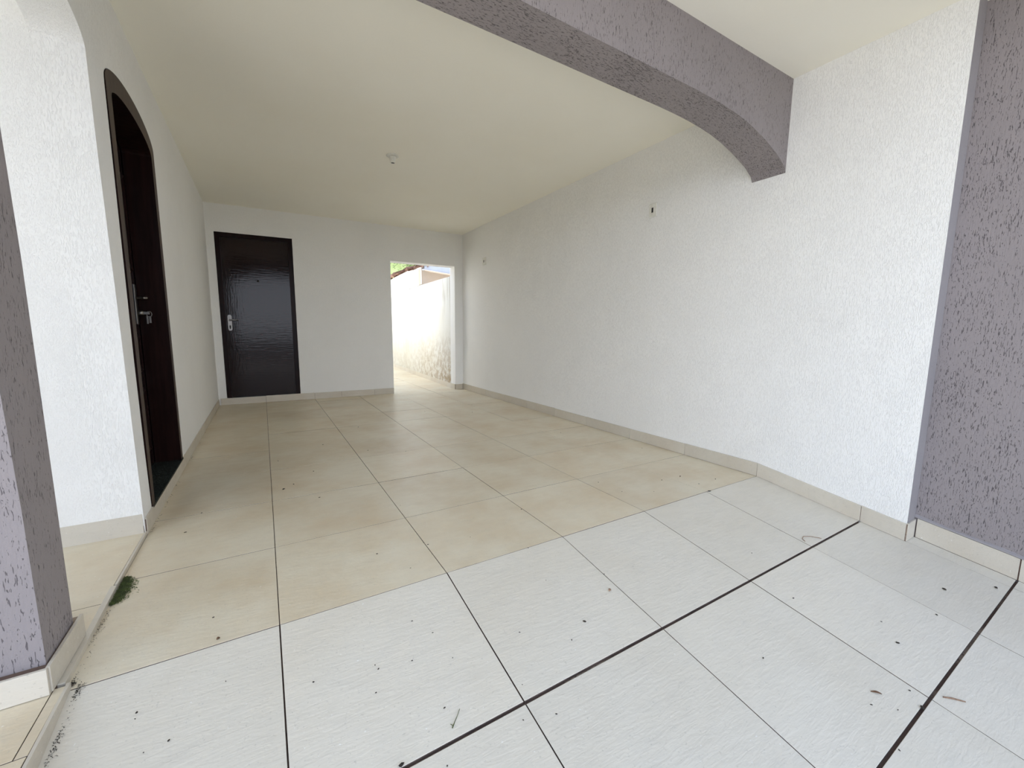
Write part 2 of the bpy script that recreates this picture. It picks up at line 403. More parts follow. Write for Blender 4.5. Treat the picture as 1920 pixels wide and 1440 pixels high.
# right wall; its street end is grey
bm = bmesh.new(); bbox(bm, XR, 6.30, YE, YTOP, -0.3, 4.42)
for f in bm.faces:
    c = f.calc_center_median()
    if abs(c.y - YE * S) < 1e-4: f.material_index = 1
me = bpy.data.meshes.new('wall_right'); bm.to_mesh(me); bm.free(); me.materials.append(M['white']); me.materials.append(M['gray_smooth'])
wr = bpy.data.objects.new('wall_right', me); col.objects.link(wr); tag(wr, 'long white scratch-plastered right wall of the garage', kind='structure')
wg = boxo('wall_street', (6.165, 6.6, -5.2, YE - 0.0005, -0.75, 5.4), M['gray']); tag(wg, 'grey scratch-plastered boundary wall at the right edge', kind='structure')
# grey ledge on the skirting of the grey wall
# ceiling, tilted a touch like the real one
ce = prismo('ceiling', [(-3.15, HC(XL)), (XL, HC(XL)), (6.3, HC(6.3)), (6.3, HC(6.3) + .3), (-3.15, HC(XL) + .3)], 'y', -2.9, YTOP + 0.05, M['ceiling'])  # street overhang is unseen, lengthened to keep overhead sky light off the ramp
tag(ce, 'smooth off-white garage ceiling', kind='structure')

# grey arched beam across the garage and its left pillar
BY0, BY1 = -0.015, 0.345
curve = [(5.968, 3.425), (5.93, 3.49), (5.80, 3.565), (5.66, 3.618), (5.50, 3.672), (5.33, 3.718), (5.15, 3.755), (4.97, 3.778), (4.78, 3.795), (4.58, 3.805), (4.35, 3.811), (2.5, 3.818), (1.2, 3.818), (1.02, 3.795), (.85, 3.762), (.67, 3.72), (.50, 3.675), (.34, 3.618), (.20, 3.565), (.09, 3.49), (0.06, 3.425)]
bmB, sd = prism('b', [(0.06, HC(.06) + .02), (5.968, HC(5.97) + .02)] + curve, 'y', BY0, BY1, None)
bmB.normal_update()
for f in bmB.faces:
    n = f.normal
    if n.z < -0.35: f.material_index = 1
for f in bmB.faces:
    if f.normal.z < -0.35: f.smooth = False
bmesh.ops.recalc_face_normals(bmB, faces=bmB.faces)
me = bpy.data.meshes.new('arched_beam'); bmB.to_mesh(me); bmB.free(); me.materials.append(M['gray']); me.materials.append(M['gray_soffit'])
beam = bpy.data.objects.new('arched_beam', me); col.objects.link(beam); tag(beam, 'grey scratch-plastered arched beam crossing the ceiling', kind='structure')
bm, _ = prism('p', [(BY0, 0.02), (0.335, 0.02), (0.333, .2), (0.323, .93), (0.307, 2.0), (0.277, 2.56), (0.27, HC(XL) + .02), (-0.03, HC(XL) + .02), (-0.03, 1.4), (0.0, .9), (0.015, 0.3), (0.02, 0.02)][1:], 'x', 0.0585, -0.34, None)
pil = finish('pillar', bm, M['gray']); tag(pil, 'grey scratch-plastered pillar standing on the porch kerb at the left', kind='structure')

# ------------------------------------------------------------------ skirtings: mortar strip + separate tile pieces
def skirt_piece(parent, p0, p1, zb0, zb1, h, th, nrm, mt='skirt', hh=None):
    """vertical thin tile between plan points p0 and p1, face pushed out along nrm by th"""
    bm = bmesh.new(); hh = h if hh is None else hh
    q = []
    for (x, y), zb, H_ in ((p0, zb0, h), (p1, zb1, hh)):
        for k in (0, th):
            q.append((bm.verts.new(((x + nrm[0] * k) * S, (y + nrm[1] * k) * S, zb * S)), bm.verts.new(((x + nrm[0] * k) * S, (y + nrm[1] * k) * S, (zb + H_) * S))))
    (a0, a1), (b0, b1), (c0, c1), (d0, d1) = q
    for f in ((a0, a1, c1, c0), (b0, d0, d1, b1), (a1, b1, d1, c1), (a0, b0, b1, a1), (c0, c1, d1, d0), (a0, c0, d0, b0)): bm.faces.new(f)
    bmesh.ops.recalc_face_normals(bm, faces=bm.faces)
    bmesh.ops.bevel(bm, geom=list(bm.edges), offset=0.0007, segments=1, affect='EDGES')
    return finish('skirting_tile', bm, M[mt], parent)
def run(name, label, pts, nrm, h, th=0.014, gap=0.0022, mt='skirt', hs=None):
    """pts: plan points of successive joints on the wall face"""
    bm = bmesh.new()
    back = None
    for p0, p1 in zip(pts, pts[1:]):
        k = th * 0.55
        z0, z1 = zf(p0[1]) - .004, zf(p1[1]) - .004
        q = []
        for (x, y), z in ((p0, z0), (p1, z1)):
            for kk in (0, k):
                q.append((bm.verts.new(((x + nrm[0] * kk) * S, (y + nrm[1] * kk) * S, z * S)), bm.verts.new(((x + nrm[0] * kk) * S, (y + nrm[1] * kk) * S, (z + h * .97) * S))))
        (a0, a1), (b0, b1), (c0, c1), (d0, d1) = q
        for f in ((a0, a1, c1, c0), (b0, d0, d1, b1), (a1, b1, d1, c1), (a0, b0, b1, a1), (c0, c1, d1, d0), (a0, c0, d0, b0)): bm.faces.new(f)
    o = finish(name, bm, M['grout']); tag(o, label, kind='structure')
    for p0, p1 in zip(pts, pts[1:]):
        d = Vector((p1[0] - p0[0], p1[1] - p0[1])); L = d.length; d /= L
        a = (p0[0] + d.x * gap, p0[1] + d.y * gap); b = (p1[0] - d.x * gap, p1[1] - d.y * gap)
        hj = h + random.uniform(-.004, .004)
        skirt_piece(o, a, b, zf(a[1]) + 0.0015, zf(b[1]) + .0015, hj, th, nrm, mt)
    return o
run('baseboard_right', 'beige tile skirting along the right wall', [(XR, y) for y in (-1.352, -1.013, 0, .988, 1.995, 3.036, 3.997, 5.0, 6.0, 7.0, 7.9, 8.46)], (-1, 0), 0.160)
run('baseboard_back', 'beige tile skirting along the back wall', [(x, YB) for x in (0.12, .981, 2.0035, 2.62, 3.43, 3.937)], (0, -1), 0.150)
run('baseboard_stub', 'short grey skirting right of the passage', [(x, YB) for x in (5.722, 5.95)], (0, -1), 0.150)
run('baseboard_jamb', 'skirting inside the passage jamb', [(5.722, YB + .005), (5.722, 8.8)], (-1, 0), 0.150)
run('baseboard_left', 'beige tile skirting along the left wall', [(XL, y) for y in (1.735, 2.74, 3.74, 4.74, 5.74, 6.74, 7.74, 8.44)], (1, 0), 0.138, th=0.012)
run('baseboard_porch', 'beige tile skirting on the white porch wall', [(0.078, 1.722), (-0.93, 1.722), (-1.93, 1.722), (-2.89, 1.722)], (0, -1), 0.19, th=0.016)
bs = run('baseboard_street', 'cream tile skirting along the grey wall', [(6.165, y) for y in (-1.37, -2.002, -3.0, -4.0)], (-1, 0), 0.185, th=0.016, gap=.004)
run('baseboard_return', 'small tile skirting on the end face of the right wall', [(5.955, YE), (6.149, YE)], (0, -1), 0.170)
# painted mortar ledge above the skirting of the grey wall
bm = bmesh.new()
n_ = 24; ya, yb = YE, -4.0
prev = None
for i in range(n_ + 1):
    y = ya + (yb - ya) * i / n_; z = zf(y) + 0.187; t = 0.018 + random.uniform(-.004, .003); hgt = 0.022 + random.uniform(-.006, .006)
    ring = [bm.verts.new((6.165 * S, y * S, z * S)), bm.verts.new(((6.165 - t) * S, y * S, z * S)), bm.verts.new(((6.165 - t * .8) * S, y * S, (z + hgt * .6) * S)), bm.verts.new((6.165 * S, y * S, (z + hgt) * S))]
    if prev:
        for k in range(4): bm.faces.new((prev[k], prev[(k + 1) % 4], ring[(k + 1) % 4], ring[k]))
    prev = ring
o = finish('trim_2', bm, M['gray_smooth']); tag(o, 'rough grey mortar ledge on top of the skirting by the grey wall', kind='structure')
# pillar skirting
ps = boxo('baseboard_pillar', (-0.33, 0.066, -0.012, 0.34, 0.03, 0.15), M['grout']); tag(ps, 'tile skirting wrapped round the foot of the grey pillar', kind='structure')
boxo('skirting_tile', (-0.34, 0.076, -0.038, -0.022, 0.032, 0.158), M['skirt'], ps, 0.0008)
boxo('skirting_tile', (0.0665, 0.0815, -0.018, 0.392, 0.032, 0.157), M['skirt'], ps, 0.0008)
boxo('mortar', (0.0, 0.066, 0.335, 0.385, 0.03, 0.15), M['grout'], ps)

# ------------------------------------------------------------------ porch sill, doors
d1 = bpy.data.objects.new('door_1', None); col.objects.link(d1); d1.location = (XL * S, 1.95 * S, 0)
tag(d1, 'dark arched wooden door in the left wall with keys in its lock', kind='structure')
inv = Matrix.Translation(-Vector(d1.location))
def child(o, parent):
    o.parent = parent; o.matrix_parent_inverse = Matrix.Translation(-Vector(parent.location)); return o
# frame ring
n = 24
def archring(cy, a, zs, h, y0b, y1b, zb):
    pts = [(y0b, zb)] + [(cy - a * math.cos(math.pi * i / n), zs + h * math.sin(math.pi * i / n)) for i in range(n + 1)] + [(y1b, zb)]
    return pts
outer = archring(dcx, dax - .003, 3.548, .203, 1.99, 3.597, 0.14)
inner = archring(dcx - .0, dax - .135, 3.47, .125, 2.085, 3.50, 0.14)
bm = bmesh.new(); XF, XBk = XL + 0.006, XL - 0.23
layers = []
for pts, x in ((outer, XF), (inner, XF), (inner, XBk), (outer, XBk)):
    layers.append([bm.verts.new((x * S, p[0] * S, p[1] * S)) for p in pts])
for i in range(4):
    A, B = layers[i], layers[(i + 1) % 4]
    for k in range(len(A) - 1): bm.faces.new((A[k], A[k + 1], B[k + 1], B[k]))
for k in (0, -1): bm.faces.new([l[k] for l in layers])
for f in bm.faces:
    if all(abs(v.co.x - XF * S) < 1e-5 for v in f.verts): f.material_index = 1
fr = child(finish('door_frame', bm, [M['frame_dark'], M['frame_brown']]), d1); fr['label'] = 'brown arched wooden frame'
# leaf
leafp = [(2.05, 0.15)] + [(dcx - (dax - .10) * math.cos(math.pi * i / n), 3.48 + .14 * math.sin(math.pi * i / n)) for i in range(n + 1)] + [(3.53, 0.15)]
bm, _ = prism('l', leafp, 'x', XL - 0.235, XL - 0.31, None)
leaf = child(finish('door_leaf', bm, M['door']), d1)
for (ya, yb, za, zb) in ((2.25, 2.72, .32, 1.05), (2.86, 3.34, .32, 1.05), (2.25, 2.72, 1.2, 1.62), (2.86, 3.34, 1.2, 1.62), (2.25, 2.72, 2.25, 3.25), (2.86, 3.34, 2.25, 3.25)):
    bm = bmesh.new(); x0 = XL - .235
    o4 = [bm.verts.new(((x0 - .004) * S, y * S, z * S)) for y, z in ((ya, za), (yb, za), (yb, zb), (ya, zb))]
    e = .035; m4 = [bm.verts.new(((x0 + .022) * S, y * S, z * S)) for y, z in ((ya + e, za + e), (yb - e, za + e), (yb - e, zb - e), (ya + e, zb - e))]
    e = .09; i4 = [bm.verts.new(((x0 + .010) * S, y * S, z * S)) for y, z in ((ya + e, za + e), (yb - e, za + e), (yb - e, zb - e), (ya + e, zb - e))]
    for A, B in ((o4, m4), (m4, i4)):
        for k in range(4): bm.faces.new((A[k], A[(k + 1) % 4], B[(k + 1) % 4], B[k]))
    bm.faces.new(i4)
    p = finish('door_panel', bm, M['frame_dark'], None); p.parent = leaf
def sub(o, parent, root):
    o.parent = parent; return o
bm = bmesh.new(); bbox(bm, XL - .235, XL - .222, 3.315, 3.385, 1.72, 2.14, .002)
lp = child(finish('lock_plate', bm, M['chrome']), d1); lp['label'] = 'chrome lock plate'
bm = bmesh.new(); tube(bm, [(XL - .225, 3.35, 2.0), (XL - .155, 3.35, 2.0), (XL - .135, 3.32, 2.0), (XL - .130, 3.17, 1.99)], [.014, .014, .015, .012], 10)
hd = child(finish('door_handle', bm, M['chrome'], None, True), d1); hd['label'] = 'chrome lever handle'
bm = bmesh.new(); tube(bm, [(XL - .225, 3.35, 1.84), (XL - .175, 3.35, 1.84)], [.024, .022], 12)
child(finish('lock_cylinder', bm, M['chrome'], None, True), d1)
bm = bmesh.new()
bbox(bm, XL - .178, XL - .125, 3.347, 3.353, 1.825, 1.855, .001)
tube(bm, [(XL - .13 + .022 * math.cos(t), 3.35, 1.83 + .03 * math.sin(t)) for t in [i * math.pi / 5 for i in range(11)]], .004, 6)
bbox(bm, XL - .134, XL - .116, 3.347, 3.353, 1.735, 1.81, .001)
bbox(bm, XL - .155, XL - .139, 3.344, 3.350, 1.725, 1.81, .001)
k = child(finish('key', bm, M['chrome']), d1); k['label'] = 'small silver keys hanging from the lock'
# granite sill
bm = bmesh.new()
P = [(1.99, XL + .012), (3.598, XL + .012), (3.598, XL - .30), (1.99, XL - .30)]
A = [bm.verts.new((x * S, y * S, 0.128 * S)) for y, x in P]; B = [bm.verts.new((x * S, y * S, 0.145 * S)) for y, x in P]
bm.faces.new(A); bm.faces.new(B[::-1])
for i in range(4): bm.faces.new((A[i], A[(i + 1) % 4], B[(i + 1) % 4], B[i]))
sl = child(finish('door_sill', bm, M['granite']), d1); sl['label'] = 'dark speckled granite sill'
bm = bmesh.new(); bbox(bm, XL - .28, XL - .001, 1.99, 3.60, -0.01, 0.128)
child(finish('sill_base', bm, M['white_fine']), d1)

# back door
d2 = bpy.data.objects.new('door_2', None); col.objects.link(d2); d2.location = (0.95 * S, YB * S, 0.15 * S)
tag(d2, 'dark varnished flush door in the back wall', kind='structure')
bm = bmesh.new()
o_ = [(.238, .150), (.226, 3.728), (1.692, 3.750), (1.698, .150)]
i_ = [(.328, .150), (.318, 3.640), (1.602, 3.660), (1.606, .150)]
Y0, Y1 = YB + .012, YB + .24
Ls = []
for pts, y in ((o_, Y0), (i_, Y0), (i_, Y1), (o_, Y1)): Ls.append([bm.verts.new((p[0] * S, y * S, p[1] * S)) for p in pts])
for i in range(4):
    A, B = Ls[i], Ls[(i + 1) % 4]
    for k in range(3): bm.faces.new((A[k], A[k + 1], B[k + 1], B[k]))
for k in (0, 3): bm.faces.new([l[k] for l in Ls])
child(finish('door_frame', bm, M['frame_dark']), d2)
bm, _ = prism('x', [(.300, .153), (.295, 3.66), (1.625, 3.68), (1.63, .153)], 'y', YB + .055, YB + .115, None)
lf = child(finish('door_leaf', bm, M['door']), d2)
bm = bmesh.new()
def roundplate(bm, cx, z0, z1, wd, y0, y1, n=6):
    r = wd / 2; pts = []
    for i in range(n + 1): t = math.pi * i / n; pts.append((cx + r * math.cos(t), z1 - r + r * math.sin(t)))
    for i in range(n + 1): t = math.pi + math.pi * i / n; pts.append((cx + r * math.cos(t), z0 + r + r * math.sin(t)))
    A = [bm.verts.new((p[0] * S, y0 * S, p[1] * S)) for p in pts]; B = [bm.verts.new((p[0] * S, y1 * S, p[1] * S)) for p in pts]
    bm.faces.new(A); bm.faces.new(B[::-1])
    for i in range(len(A)): bm.faces.new((A[i], A[(i + 1) % len(A)], B[(i + 1) % len(A)], B[i]))
roundplate(bm, .392, 1.64, 1.99, .075, YB + .042, YB + .056)
q = child(finish('lock_plate', bm, M['chrome']), d2); q['label'] = 'long rounded chrome lock plate'
bm = bmesh.new(); roundplate(bm, .392, 1.68, 1.76, .030, YB + .0405, YB + .043)
sub(finish('keyhole', bm, M['black']), q, d2)
bm = bmesh.new(); tube(bm, [(.392, YB + .045, 1.875), (.392, YB - .035, 1.875), (.415, YB - .045, 1.875), (.545, YB - .043, 1.87)], [.014, .014, .015, .012], 10)
q = child(finish('door_handle', bm, M['chrome'], None, True), d2); q['label'] = 'chrome lever handle'
bm = bmesh.new(); tube(bm, [(.972, YB + .060, 2.752), (.972, YB + .044, 2.752)], [.026, .022], 14)
q = child(finish('peephole', bm, M['black'], None, True), d2)
bm = bmesh.new(); bbox(bm, .26, 1.66, YB - .012, YB + .2, .136, .152, .001)
q = child(finish('door_sill', bm, M['granite']), d2); q['label'] = 'thin dark granite sill'
bm = bmesh.new(); bbox(bm, .236, 1.70, YB + .001, YB + .30, -.01, .136)
child(finish('sill_base', bm, M['white_fine']), d2)

# ------------------------------------------------------------------ ceiling lamp holder
LX, LY = 2.845, 4.13; HZ = HC(LX)
lampo = bpy.data.objects.new('lamp_holder', None); col.objects.link(lampo); lampo.location = (LX * S, LY * S, HZ * S)
tag(lampo, 'empty white bulb socket on a round plate under the ceiling', 'lamp holder')
bm = bmesh.new(); lathe(bm, [(0.0001, HZ), (.092, HZ), (.095, HZ - .006), (.090, HZ - .014), (.070, HZ - .020), (.066, HZ - .016), (.052, HZ - .020), (.0001, HZ - .020)], LX, LY, 32)
q = child(finish('ceiling_plate', bm, M['plastic'], None, True), lampo)
bm = bmesh.new(); lathe(bm, [(.050, HZ - .018), (.048, HZ - .050), (.040, HZ - .085), (.034, HZ - .108), (.029, HZ - .110), (.027, HZ - .06)], LX, LY, 24)
q = child(finish('socket', bm, M['plastic'], None, True), lampo)
bm = bmesh.new(); lathe(bm, [(.0275, HZ - .104), (.0001, HZ - .102)], LX, LY, 20)
r = sub(finish('socket_opening', bm, M['black']), q, lampo); r['label'] = 'black mouth of the socket'

# ------------------------------------------------------------------ wall plates on the right wall
def plate(y0, y1, z0, z1, slot, label, rz=0.0):
    cy, cz = (y0 + y1) / 2, (z0 + z1) / 2
    e = bpy.data.objects.new('wall_plate', None); col.objects.link(e); e.location = (XR * S, cy * S, cz * S)
    tag(e, label, 'outlet')
    bm = bmesh.new(); bbox(bm, XR - .016, XR + .001, y0, y1, z0, z1, .003)
    child(finish('cover_plate', bm, M['plastic']), e)
    bm = bmesh.new(); sy, sz = slot
    bbox(bm, XR - .021, XR - .015, cy - sy - .012, cy + sy + .012, cz - sz - .012, cz + sz + .012, .0015)
    md = child(finish('module', bm, M['plastic']), e)
    bm = bmesh.new(); bbox(bm, XR - .0225, XR - .0205, cy - sy, cy + sy, cz - sz, cz + sz)
    sub(finish('slot', bm, M['black']), md, e)
    e.rotation_euler = (rz, 0, 0)
plate(1.695, 1.830, 3.362, 3.552, (.016, .034), 'white wall plate with a black slot, high on the right wall nearer the grey beam')
plate(7.02, 7.20, 3.37, 3.56, (.016, .03), 'small white wall plate high on the right wall near the passage, the farther one')

# ------------------------------------------------------------------ passage outside: boundary wall, neighbour's house
ax = lambda y: 5.72 + .055 * (y - 8.8)
def angled(name, ya, yb, z0, zt, off, th, m, parent=None, seg=1, jag=0):
    bm = bmesh.new(); prev = None
    for i in range(seg + 1):
        y = ya + (yb - ya) * i / seg; zz = zt(y) + (random.uniform(-jag, jag) if jag else 0)
        x = ax(y) + off
        ring = [bm.verts.new((x * S, y * S, z0 * S)), bm.verts.new((x * S, y * S, zz * S)), bm.verts.new(((x + th) * S, y * S, zz * S)), bm.verts.new(((x + th) * S, y * S, z0 * S))]
        if prev:
            for k in range(4): bm.faces.new((prev[k], prev[(k + 1) % 4], ring[(k + 1) % 4], ring[k]))
        else: bm.faces.new(ring[::-1])
        prev = ring
    bm.faces.new(prev)
    return finish(name, bm, m, parent)
bwall = angled('wall_outer', 8.801, 19.0, -.6, lambda y: 3.255 + .0125 * (y - 8.8) if y < 11.75 else 3.299, 0.014, .25, M['stained'], None, 60, .004)
tag(bwall, 'stained white boundary wall of the passage outside', kind='structure')
bo = angled('baseboard_outer', 8.82, 18.9, -.002, lambda y: .13, .006, .01, M['grout']); tag(bo, 'beige tile skirting along the stained outside wall', kind='structure')
for i in range(10):
    y0 = 8.82 + i * 1.0
    o = angled('skirting_tile', y0 + .004, min(y0 + .996, 18.9), .002, lambda y: .138, 0, .012, M['skirt'], bo)
hw = boxo('wall_passage', (-2.9, 3.9, 10.0, 20, -.6, 4.3), M['white_fine']); tag(hw, 'unseen white house wing added to block sky light from the passage', kind='structure')  # unseen wing, added here to cut the sky light in the passage
house = bpy.data.objects.new('neighbour_house', None); col.objects.link(house); house.location = (5.9 * S, 11.78 * S, 0)
tag(house, 'neighbouring white house with clay roof edge rising over the stained wall', 'house')
gw = child(angled('gable_wall', 11.78, 19.0, 3.31, lambda y: 4.0 - max(0, y - 16.3) * .05, 0.0, .3, M['gable'], None, 20), house); gw['label'] = 'bright white side wall'
bm = bmesh.new(); bbox(bm, 6.75, 9.5, 11.79, 18.8, -.6, 3.86); child(finish('front_wall', bm, M['beige_wall']), house)['label'] = 'shaded beige front wall'
bm = bmesh.new(); bbox(bm, ax(11.78) + .003, 6.8, 11.765, 12.1, 3.31, 3.86); child(finish('corner_wall', bm, M['beige_wall']), house)
bm = bmesh.new()
vs = [bm.verts.new(Vector(p) * S) for p in ((5.95, 11.35, 3.90), (9.4, 10.9, 3.90), (9.4, 15, 4.15), (6.15, 15, 4.10), (6.3, 19, 3.85), (9.4, 19, 3.85))]
bm.faces.new((vs[0], vs[1], vs[2], vs[3])); bm.faces.new((vs[3], vs[2], vs[5], vs[4]))
o2 = bmesh.ops.extrude_face_region(bm, geom=list(bm.faces)); bmesh.ops.translate(bm, verts=[v for v in o2['geom'] if isinstance(v, bmesh.types.BMVert)], vec=(0, 0, -.035 * S))
child(finish('roof_slab', bm, M['clay']), house)
# gutter board
bm = bmesh.new()
fa = [(5.862, 11.40, 3.745), (5.862, 11.40, 3.905), (6.95, 10.95, 3.865), (6.95, 10.95, 3.585)]
A = [bm.verts.new(Vector(p) * S) for p in fa]; B = [bm.verts.new((Vector(p) + Vector((.04, .06, 0))) * S) for p in fa]
bm.faces.new(A); bm.faces.new(B[::-1])
for i in range(4): bm.faces.new((A[i], A[(i + 1) % 4], B[(i + 1) % 4], B[i]))
child(finish('fascia_board', bm, M['fascia']), house)['label'] = 'pale blue fascia board'
bm = bmesh.new(); tube(bm, [(5.85, 11.36, 3.735), (6.95, 10.90, 3.57)], .028, 8)
child(finish('gutter_lip', bm, M['beige_wall']), house)
bm = bmesh.new()
vs = [Vector(p) * S for p in ((5.90, 11.42, 3.76), (6.95, 10.98, 3.66), (9.0, 11.0, 3.66), (9.0, 11.8, 3.80), (5.90, 11.8, 3.80))]
A = [bm.verts.new(v) for v in vs]; B = [bm.verts.new(v + Vector((0, 0, .02))) for v in vs]
bm.faces.new(A); bm.faces.new(B[::-1])
for i in range(5): bm.faces.new((A[i], A[(i + 1) % 5], B[(i + 1) % 5], B[i]))
child(finish('eave_lining', bm, M['fascia']), house)
# clay verge tiles, one by one
def barrel_tile(L, r0, r1):
    bm = bmesh.new(); n = 8; rings = []
    for (y, r) in ((0, r0), (L * .5, (r0 + r1) / 2), (L, r1)):
        ring = [bm.verts.new((r * math.cos(math.pi * (k / n) * 1.5 - .25 * math.pi) * S, y * S, r * math.sin(math.pi * (k / n) * 1.5 - .25 * math.pi) * S)) for k in range(n + 1)]
        rings.append(ring)
    for a, b in zip(rings, rings[1:]):
        for k in range(n): bm.faces.new((a[k], a[k + 1], b[k + 1], b[k]))
    geo = bmesh.ops.solidify(bm, geom=list(bm.faces), thickness=.018 * S)
    bmesh.ops.recalc_face_normals(bm, faces=bm.faces)
    me = bpy.data.meshes.new('roof_tile'); bm.to_mesh(me); bm.free(); me.materials.append(M['clay']); return me
bt = barrel_tile(.56, .085, .105)
y = 11.30; i = 0
while y < 18.6:
    z = 3.945 + .075 * min(y - 11.3, 2.6) / 1.0 * 1.0
    z = 3.93 + (.17 * min(1, (y - 11.3) / 3.0)) - max(0, y - 16.0) * .06
    o = bpy.data.objects.new('roof_tile', bt); col.objects.link(o); o.parent = house; o.matrix_parent_inverse = Matrix.Translation(-Vector(house.location))
    o.location = ((ax(y) + .03) * S, y * S, (z - .02 + random.uniform(-.012, .012)) * S)
    o.rotation_euler = (math.radians(3) + random.uniform(-.05, .05), random.uniform(-.2, .2), -.055 + random.uniform(-.08, .08))
    y += .46; i += 1
# mossy green wall beyond with shrubs over it
gwall = boxo('green_wall', (5.5, 16, 24, 24.4, -.7, 6.6), M['mossy']); tag(gwall, 'mossy yellow-green wall far behind the clay roof edge', 'wall')
sh = bpy.data.objects.new('shrub', None); col.objects.link(sh); sh.location = (10.0 * S, 23.6 * S, 5.6 * S); tag(sh, 'dark green shrub hanging over the mossy wall', 'shrub')
rnd = random.Random(3); verts = []; faces = []
for i in range(1500):
    c = Vector((rnd.gauss(10.0, 1.0), 23.7 + rnd.uniform(-.3, .35), 6.35 + rnd.gauss(0, .42) - abs(rnd.gauss(0, .1))))
    d = Vector((rnd.uniform(-1, 1), rnd.uniform(-1, 1), rnd.uniform(-1, .6))).normalized(); e = d.orthogonal().normalized()
    L = .13; b = len(verts)
    for p in (c, c + d * L * .5 + e * L * .25, c + d * L, c + d * L * .5 - e * L * .25): verts.append(p * S)
    faces.append((b, b + 1, b + 2, b + 3))
me = bpy.data.meshes.new('foliage'); me.from_pydata(verts, [], faces); lo = link('foliage', me, M['foliage']); lo['kind'] = 'stuff'; child(lo, sh)
bm = bmesh.new(); tube(bm, [(10.0, 24.2, 5.4), (10.05, 24.5, 6.2), (9.9, 23.9, 6.7)], [.06, .05, .03], 7)
child(finish('stem', bm, M['twig']), sh)

# ------------------------------------------------------------------ small things on the floor
def floorpt(x, y, dz=0.0): return Vector((x, y, zf(y) + dz))
# moss tuft growing against the kerb
rnd = random.Random(5); verts = []; faces = []
for i in range(2600):
    t = rnd.random(); y = .70 + .33 * t
    wdt = .055 * math.sin(math.pi * min(1, .12 + t * .8)) + .008
    x = .101 + abs(rnd.gauss(0, wdt * .55)); hgt = .005 + .016 * rnd.random() * max(0, 1 - (x - .1) / .08)
    c = Vector((x, y, rnd.random() * .006)); d = Vector((rnd.gauss(0, .7), rnd.gauss(0, .7), .55)).normalized(); e = d.orthogonal().normalized() * .0022
    b = len(verts); L = .018 * rnd.uniform(.5, 1)
    for p in (c - e, c + e, c + d * L): verts.append(Vector((max(p.x, .0965), p.y, max(p.z, .001))) * S)
    faces.append((b, b + 1, b + 2))
me = bpy.data.meshes.new('moss_tuft'); me.from_pydata(verts, [], faces)
mo = link('moss_tuft', me, M['moss']); tag(mo, 'tuft of dark green moss growing on the floor beside the porch kerb', 'moss', kind='stuff')
verts = []; faces = []
for i in range(420):
    y = rnd.choice([rnd.gauss(-.02, .03), rnd.gauss(.04, .02), rnd.gauss(-.27, .05), rnd.gauss(.48, .07), rnd.uniform(-.5, .7)])
    x = (.150 if y < 0.02 else .116 if y < .3 else .104) + abs(rnd.gauss(0, .012)); c = floorpt(x, y, .001)
    a = rnd.uniform(0, 6.28); L = rnd.uniform(.003, .011); d = Vector((math.cos(a), math.sin(a), .25)) * L; e = Vector((-math.sin(a), math.cos(a), 0)) * .0016
    b = len(verts)
    for p in (c - e, c + e, c + d): verts.append(p * S)
    faces.append((b, b + 1, b + 2))
for i in range(60):
    y = rnd.choice([1.85, 2.1, 2.35, 2.6, 3.0, 4.1, 4.9, 5.6, 2.45]) + rnd.gauss(0, .05); c = Vector((.104 + abs(rnd.gauss(0, .006)), y, .0015))
    a = rnd.uniform(0, 6.28); L = rnd.uniform(.005, .018); d = Vector((math.cos(a), math.sin(a), .25)) * L; e = Vector((-math.sin(a), math.cos(a), 0)) * .003
    b = len(verts)
    for p in (c - e, c + e, c + d): verts.append(p * S)
    faces.append((b, b + 1, b + 2))
me = bpy.data.meshes.new('kerb_litter'); me.from_pydata(verts, [], faces)
lt = link('kerb_litter', me, M['speck']); tag(lt, 'dark crumbs of soil and moss gathered along the foot of the kerb', 'dirt', kind='stuff')
PTS = [(1.66, 3.94), (2.17, 3.32), (2.62, 3.02), (1.07, 3.39), (1.42, 2.74), (1.19, 2.39), (1.09, 2.28), (2.33, 4.85), (2.04, 1.27), (3.82, 5.67), (4.66, 5.12), (5.2, 2.82), (2.0, 0.48), (2.02, 0.43), (1.64, 0.49), (1.8, 0.18), (2.36, 0.37), (3.01, 0.61), (2.68, -0.01), (1.39, 1.86), (1.66, -0.3), (1.74, -0.43), (1.4, -0.49), (1.41, -0.52), (1.58, -0.55), (1.78, -0.63), (1.11, -0.45), (1.37, -0.64), (1.64, -0.86), (2.04, -0.93), (2.11, -1.13), (1.95, -1.08), (1.39, -1.0), (2.61, -0.76), (2.45, -0.83), (2.2, -0.65), (2.6, -0.36), (3.03, -0.49), (1.56, -1.09), (5.37, -1.75), (5.82, -1.94), (4.33, -1.77), (4.46, -1.65), (3.4, -1.43), (3.89, -2.0), (3.65, -1.86), (3.75, -1.94), (3.96, -1.93), (3.49, -2.02), (4.36, -0.83), (4.93, -1.81), (4.12, -1.26), (0.35, 1.62), (0.42, 2.0), (0.65, 0.26), (0.74, -0.26), (0.55, -0.46), (0.47, -0.47), (0.41, -0.29), (0.41, -0.26), (0.69, 0.04), (5.68, 1.5), (5.42, 0.18), (5.11, 0.18), (5.13, 0.44), (4.48, 0.28), (4.18, 0.45), (4.15, 0.78), (4.84, 0.47), (5.01, -0.01)]
BIG = {(1.39, -1.0): 1.9, (2.61, -0.76): 1.6, (3.89, -2.0): 1.7, (5.37, -1.75): 1.4, (5.82, -1.94): 1.4, (5.01, -0.01): 1.5, (1.09, 2.28): 1.7, (4.33, -1.77): 1.3}
ORD = ['first', 'second', 'third', 'fourth', 'fifth', 'sixth', 'seventh', 'eighth', 'ninth', 'tenth', 'eleventh', 'twelfth']
